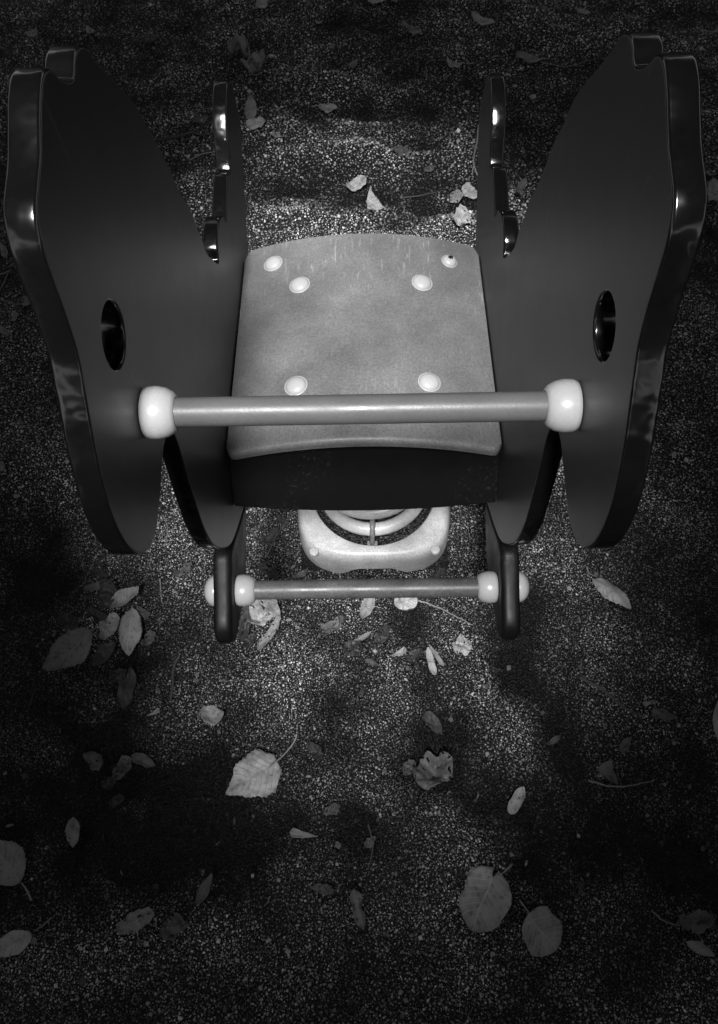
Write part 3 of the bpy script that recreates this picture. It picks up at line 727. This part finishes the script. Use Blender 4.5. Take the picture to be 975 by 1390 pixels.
# --- twigs
def twig(label, pts, r, mat='twig', forks=()):
    ps = [at(*q) for q in pts]; org = Vector(ps[len(ps) // 2])
    P = [Vector((p.x, p.y, gz(p.x, p.y) + r * 1.1 + .0015)) - org for p in ps]
    sm = [Vector(p) for p in catmull([tuple(p) for p in P], 5, False)]
    for k, p in enumerate(sm): p += Vector((noise.noise((k * .7, r * 900, 1)), noise.noise((k * .7, 4, r * 900)), 0)) * r * .9
    bm = bmesh.new(); n = len(sm); tube(bm, sm, [r * (1.0 - .55 * k / n) * (1 + .15 * noise.noise((k * .9, 2, 2))) for k in range(n)], 7)
    for fk in forks:
        q = [at(*f) for f in fk]; q = [Vector((p.x, p.y, gz(p.x, p.y) + r + .001)) - org for p in q]
        tube(bm, q, [r * .6 * (1 - .5 * k / len(q)) for k in range(len(q))], 6)
    o = from_bm('twig', bm, M[mat]); o.location = org
    tag(o, label, 'twig', 'twigs lying on the gravel')
twig('thick dark forked twig lying behind the left panel', [(216, 194), (240, 188), (262, 182), (290, 166)], .0042, forks=[[(262, 182), (276, 186), (288, 184)]])
twig('thin pale twig below the dark forked one behind the left panel', [(258, 219), (272, 212), (290, 208), (330, 206)], .0018, 'paletwig')
twig('pale knobbly twig standing along the inside of the right panel', [(651, 170), (648, 195), (643, 222), (650, 244), (655, 250)], .0028, 'paletwig', forks=[[(644, 222), (641, 235), (642, 240)]])
twig('faint thin twig behind the right half of the seat', [(548, 270), (572, 267), (602, 260)], .0018)
twig('thin dark twig reaching over the ridge at the right', [(786, 920), (815, 935), (842, 958), (868, 972)], .0028)
twig('fine crooked twig right of the foot bar middle', [(568, 816), (596, 826), (620, 838), (642, 850)], .0014, 'paletwig')
twig('short thin twig left of the speckled leaf stalk', [(345, 1000), (368, 988), (390, 976)], .0014)
twig('crossed pale stick at the left edge behind the panel', [(-4, 376), (8, 372), (17, 368)], .0020, 'paletwig', forks=[[(12, 372), (6, 386), (0, 396)]])
twig('thin curved dark stalk standing alone left of the foot bar', [(244, 892), (237, 910), (236, 932), (232, 956)], .0026, 'twig')
twig('thin twig under the grey wedge leaf at right', [(798, 1060), (830, 1068), (858, 1066), (888, 1060)], .0014, 'paletwig')
twig('fine bent twig left of the rocker near the left edge', [(30, 546), (24, 558), (18, 570)], .0014, 'paletwig')
twig('crooked dark twig between base plate and left foot board', [(398, 700), (384, 716), (370, 740), (362, 758)], .0020)
twig('short straight twig lying left of the leaf pile', [(50, 935), (44, 950), (40, 962)], .0012)
twig('thin stiff stalk near the bottom right in the shade', [(884, 1236), (900, 1250), (922, 1256)], .0012, 'paletwig')
twig('long fine twig at the bottom centre right of the dark bent leaf', [(500, 1120), (506, 1150), (500, 1180)], .0014)
twig('short thin stick right of the large heart-shaped leaf', [(560, 1268), (580, 1262), (600, 1272)], .0012)
twig('fine hooked twig behind the seat at left', [(318, 100), (340, 118), (362, 132)], .0016)
twig('very thin curved twig at the right near the top', [(735, 86), (770, 92), (800, 82)], .0014, 'paletwig')
twig('thin arched stalk left of the hanging left lobe', [(222, 700), (228, 716), (226, 738)], .0012, 'paletwig')
twig('fine straight stalk beside the left foot board', [(218, 786), (219, 806), (221, 820)], .0012, 'paletwig')

# scraps too small and many to count
def scraps():
    bm = bmesh.new(); rnd = random.Random(11)
    for _ in range(900):
        y = rnd.uniform(-.2, 2.0); x = rnd.uniform(-.6 - .35 * max(y, 0), .6 + .35 * max(y, 0)); s = rnd.uniform(.0015, .006)
        a = rnd.uniform(0, 6.28); c = Vector((x, y, gz(x, y) + .002)); k = rnd.choice((.25, .5, .9))
        u = Vector((math.cos(a), math.sin(a), rnd.uniform(-.3, .5))) * s; v = Vector((-math.sin(a), math.cos(a), rnd.uniform(-.3, .3))) * s * k
        pts = [c - u, c - u * .3 - v, c + u * .6 - v * .7 + Vector((0, 0, s * .4)), c + u, c + v * .8 + Vector((0, 0, s * .3))]
        bm.faces.new([bm.verts.new(p) for p in pts])
    me = bpy.data.meshes.new('leaf_scraps'); bm.to_mesh(me); bm.free(); return me
m, nt, bs = newmat('scrap'); ge = N(nt, 'ShaderNodeNewGeometry')
nt.links.new(ramp(nt, ge.outputs['Random Per Island'], [(0, .04), (.7, .14), (1, .45)]).outputs[0], bs.inputs['Base Color']); bs.inputs['Roughness'].default_value = .6
tag(mesh_obj('leaf_scraps', scraps(), m), 'tiny broken scraps of leaf strewn through the gravel', 'leaf litter', kind='stuff')

SUN_EL, SUN_AZ = 64, 187          # azimuth: degrees clockwise from +Y (photo's up)
el, az = R(SUN_EL), R(SUN_AZ)
sd = Vector((math.sin(az) * math.cos(el), math.cos(az) * math.cos(el), math.sin(el)))
# ------------------------------------------------------------------ unseen trees and hedges added to block light; the crowns' gap shapes a pool
m, nt, bs = newmat('foliage'); ge = N(nt, 'ShaderNodeNewGeometry')
nt.links.new(ramp(nt, ge.outputs['Random Per Island'], [(0, .035), (1, .11)]).outputs[0], bs.inputs['Base Color']); bs.inputs['Roughness'].default_value = .5
M['foliage'] = m; M['bark'] = plastic('bark', .10, .8, grain=.4)
def blocker_tree(tx, ty, cx, cyy, cz, rx, ry, rz, n, label, seed):
    rnd = random.Random(seed); r_ = empty('blocker_tree', (tx, ty, 0)); tag(r_, label, 'blocker_tree', 'unseen trees added to block light')  # added out of view to darken the ground round the rocker
    bm = bmesh.new(); top = Vector((cx * .45 - tx * .45, cyy * .45 - ty * .45, cz + .6))
    tube(bm, [Vector((0, 0, -.1)), Vector((0, 0, .12)), top * .45 + Vector((.05, .03, 0)), top], [.17, .13, .10, .05], 12)
    tips = []
    for k in range(9):
        a = rnd.uniform(0, 6.28); f = rnd.uniform(.5, .95); s = top * f; s.x *= .98
        e = Vector((cx - tx, cyy - ty, cz)) + Vector((rx * .75 * math.cos(a), ry * .75 * math.sin(a), rnd.uniform(-.3, .6) * rz))
        g_ = e + Vector((tx, ty, 0))
        if gap(g_) < 1.25: continue
        mdl = (s + e) / 2 + Vector((0, 0, .25)); tube(bm, [s, mdl, e], [.045, .028, .008], 7); tips.append(e)
    me = bpy.data.meshes.new('trunk'); bm.to_mesh(me); bm.free(); me.materials.append(M['bark'])
    for p in me.polygons: p.use_smooth = True
    o = bpy.data.objects.new('trunk', me); col.objects.link(o); o.parent = r_
    V, Fc = [], []; k = 0
    cl = [(rnd.gauss(0, .5), rnd.gauss(0, .5), rnd.uniform(-1, 1)) for _ in range(90)]
    while k < n:
        if rnd.random() < .55:
            q = rnd.choice(cl); p = Vector((cx + rx * (q[0] + rnd.gauss(0, .12)), cyy + ry * (q[1] + rnd.gauss(0, .12)), cz + rz * (q[2] + rnd.gauss(0, .12))))
        else:
            a = rnd.uniform(0, 6.28); rr = math.sqrt(rnd.random()); p = Vector((cx + rx * rr * math.cos(a), cyy + ry * rr * math.sin(a), cz + rz * rnd.uniform(-1, 1) * math.sqrt(max(0, 1 - rr * rr * .8))))
        if p.z < 1.9 or gap(p) < 1.0 + rnd.uniform(-.12, .25): k += 0 if rnd.random() > .02 else 1; continue
        k += 1
        n_ = Vector((rnd.gauss(0, .5), rnd.gauss(0, .5), 1)).normalized(); u = n_.cross(Vector((rnd.gauss(0, 1), rnd.gauss(0, 1), .1))).normalized(); v = n_.cross(u)
        s = rnd.uniform(.055, .095); p -= Vector((tx, ty, 0)); b = len(V)
        V += [p - u * s, p - v * s * .55, p + u * s * 1.1, p + v * s * .55]; Fc.append((b, b + 1, b + 2, b + 3))
    me = bpy.data.meshes.new('crown'); me.from_pydata([tuple(v) for v in V], [], Fc); me.materials.append(M['foliage'])
    o = bpy.data.objects.new('crown', me); col.objects.link(o); o.parent = r_
def gap(p):
    """how far p lies from the middle of the gap, 1 at its rim, looking along the sunlight"""
    gx = p.x - sd.x / sd.z * (p.z - .45); gy = p.y - sd.y / sd.z * (p.z - .45)
    return math.sqrt(((gx - GX) / GRX) ** 2 + ((gy - GY) / GRY) ** 2)
def blocker_hedge(x0, y0, x1, y1, h, label, seed):
    rnd = random.Random(seed); d = Vector((x1 - x0, y1 - y0, 0)); L = d.length; d /= L; nrm = Vector((-d.y, d.x, 0)); c = Vector(((x0 + x1) / 2, (y0 + y1) / 2, 0))
    r_ = empty('blocker_hedge', c); tag(r_, label, 'blocker_hedge', 'unseen hedges added to block light')  # added out of view to keep side light off the ground
    bm = bmesh.new(); nU, nV = int(L / .15), 9; rows = []
    for i in range(nU + 1):
        rw = []
        for j in range(nV * 2 + 1):
            t = j / (nV * 2); a = math.pi * t
            z = h * (math.sin(a) ** .35) - .03; w = .36 * math.cos(a)
            p = d * (L * (i / nU - .5)) + nrm * (w + .08 * noise.noise((i * .4, j * .5, seed))) + Vector((0, 0, z * (1 + .05 * noise.noise((i * .3, j * .3, seed + 4)))))
            rw.append(bm.verts.new(p))
        rows.append(rw)
    grid_faces(bm, rows)
    me = bpy.data.meshes.new('opaque_core'); bm.to_mesh(me); bm.free(); me.materials.append(M['foliage'])  # solid core so no light leaks through
    o = bpy.data.objects.new('opaque_core', me); col.objects.link(o); o.parent = r_
    V, Fc = [], []
    for _ in range(int(L * 1500)):
        a = math.pi * rnd.random(); z = h * (math.sin(a) ** .35) + rnd.uniform(-.03, .07)
        p = d * rnd.uniform(-L / 2, L / 2) + nrm * ((.40 + rnd.uniform(-.02, .06)) * math.cos(a)) + Vector((0, 0, z))
        n_ = Vector((rnd.gauss(0, 1), rnd.gauss(0, 1), rnd.gauss(.3, 1))).normalized(); u = n_.cross(Vector((rnd.gauss(0, 1), rnd.gauss(0, 1), .1))).normalized(); v = n_.cross(u); s = rnd.uniform(.02, .04); b = len(V)
        V += [p - u * s, p - v * s * .55, p + u * s * 1.1, p + v * s * .55]; Fc.append((b, b + 1, b + 2, b + 3))
    me = bpy.data.meshes.new('leaves'); me.from_pydata([tuple(v) for v in V], [], Fc); me.materials.append(M['foliage'])
    o = bpy.data.objects.new('leaves', me); col.objects.link(o); o.parent = r_
blocker_hedge(-2.9, -3.2, -2.9, 5.2, 1.35, 'tall clipped shrub row, unseen and added to block light, along the left side of the play area', 1)
blocker_hedge(2.9, -3.2, 2.9, 5.2, 1.35, 'tall clipped shrub row, unseen and added to block light, along the right side of the play area', 2)
blocker_hedge(-2.4, 5.4, 2.4, 5.4, 2.3, 'tall clipped shrub row, unseen and added to block light, across the far end of the play area', 3)
blocker_hedge(-2.4, -3.6, 2.4, -3.6, 2.3, 'tall clipped shrub row, unseen and added to block light, behind the viewer', 4)
GX, GY, GRX, GRY = -0.03, .59, .285, .65  # ellipse cut from the added crowns to shape the pool of sunlight
blocker_tree(-2.3, -1.0, -1.5, .2, 3.1, 1.9, 2.6, .8, 19000, 'unseen broadleaf added to block light, behind the viewer on the left', 1)
blocker_tree(2.4, -1.2, 1.5, -.2, 3.2, 1.9, 2.6, .8, 19000, 'unseen broadleaf added to block light, behind the viewer on the right', 2)
blocker_tree(.8, 4.4, .3, 2.9, 3.0, 2.6, 2.1, .8, 17000, 'unseen broadleaf added to block light, beyond the far end of the play area', 3)
blocker_tree(-.4, -3.2, 0, -2.0, 3.2, 2.6, 1.9, .8, 13000, 'unseen broadleaf added to block light, straight behind the viewer', 4)


# ------------------------------------------------------------------ light
sun = bpy.data.objects.new('sun', bpy.data.lights.new('sun', 'SUN')); col.objects.link(sun)
sun.data.energy = 4.5; sun.data.angle = R(12); sun.data.color = (1, 1, 1)
sun.rotation_euler = sd.to_track_quat('Z', 'Y').to_euler(); sun.location = (0, 0, 6)
w = bpy.data.worlds.new('World'); S.world = w; w.use_nodes = True; nt = w.node_tree
bg = nt.nodes['Background']
sk = N(nt, 'ShaderNodeTexSky', sky_type='NISHITA'); sk.sun_disc = False; sk.sun_elevation = el; sk.sun_rotation = az
hs = N(nt, 'ShaderNodeHueSaturation'); hs.inputs['Saturation'].default_value = 0.0
nt.links.new(sk.outputs[0], hs.inputs['Color']); nt.links.new(hs.outputs[0], bg.inputs[0]); bg.inputs[1].default_value = .055
vs_ = S.view_settings; vs_.view_transform = 'Standard'; vs_.look = 'None'; vs_.gamma = 1; vs_.exposure = 1.08; vs_.use_curve_mapping = False
S.render.engine = 'CYCLES'
S.render.resolution_x = 718; S.render.resolution_y = 1024
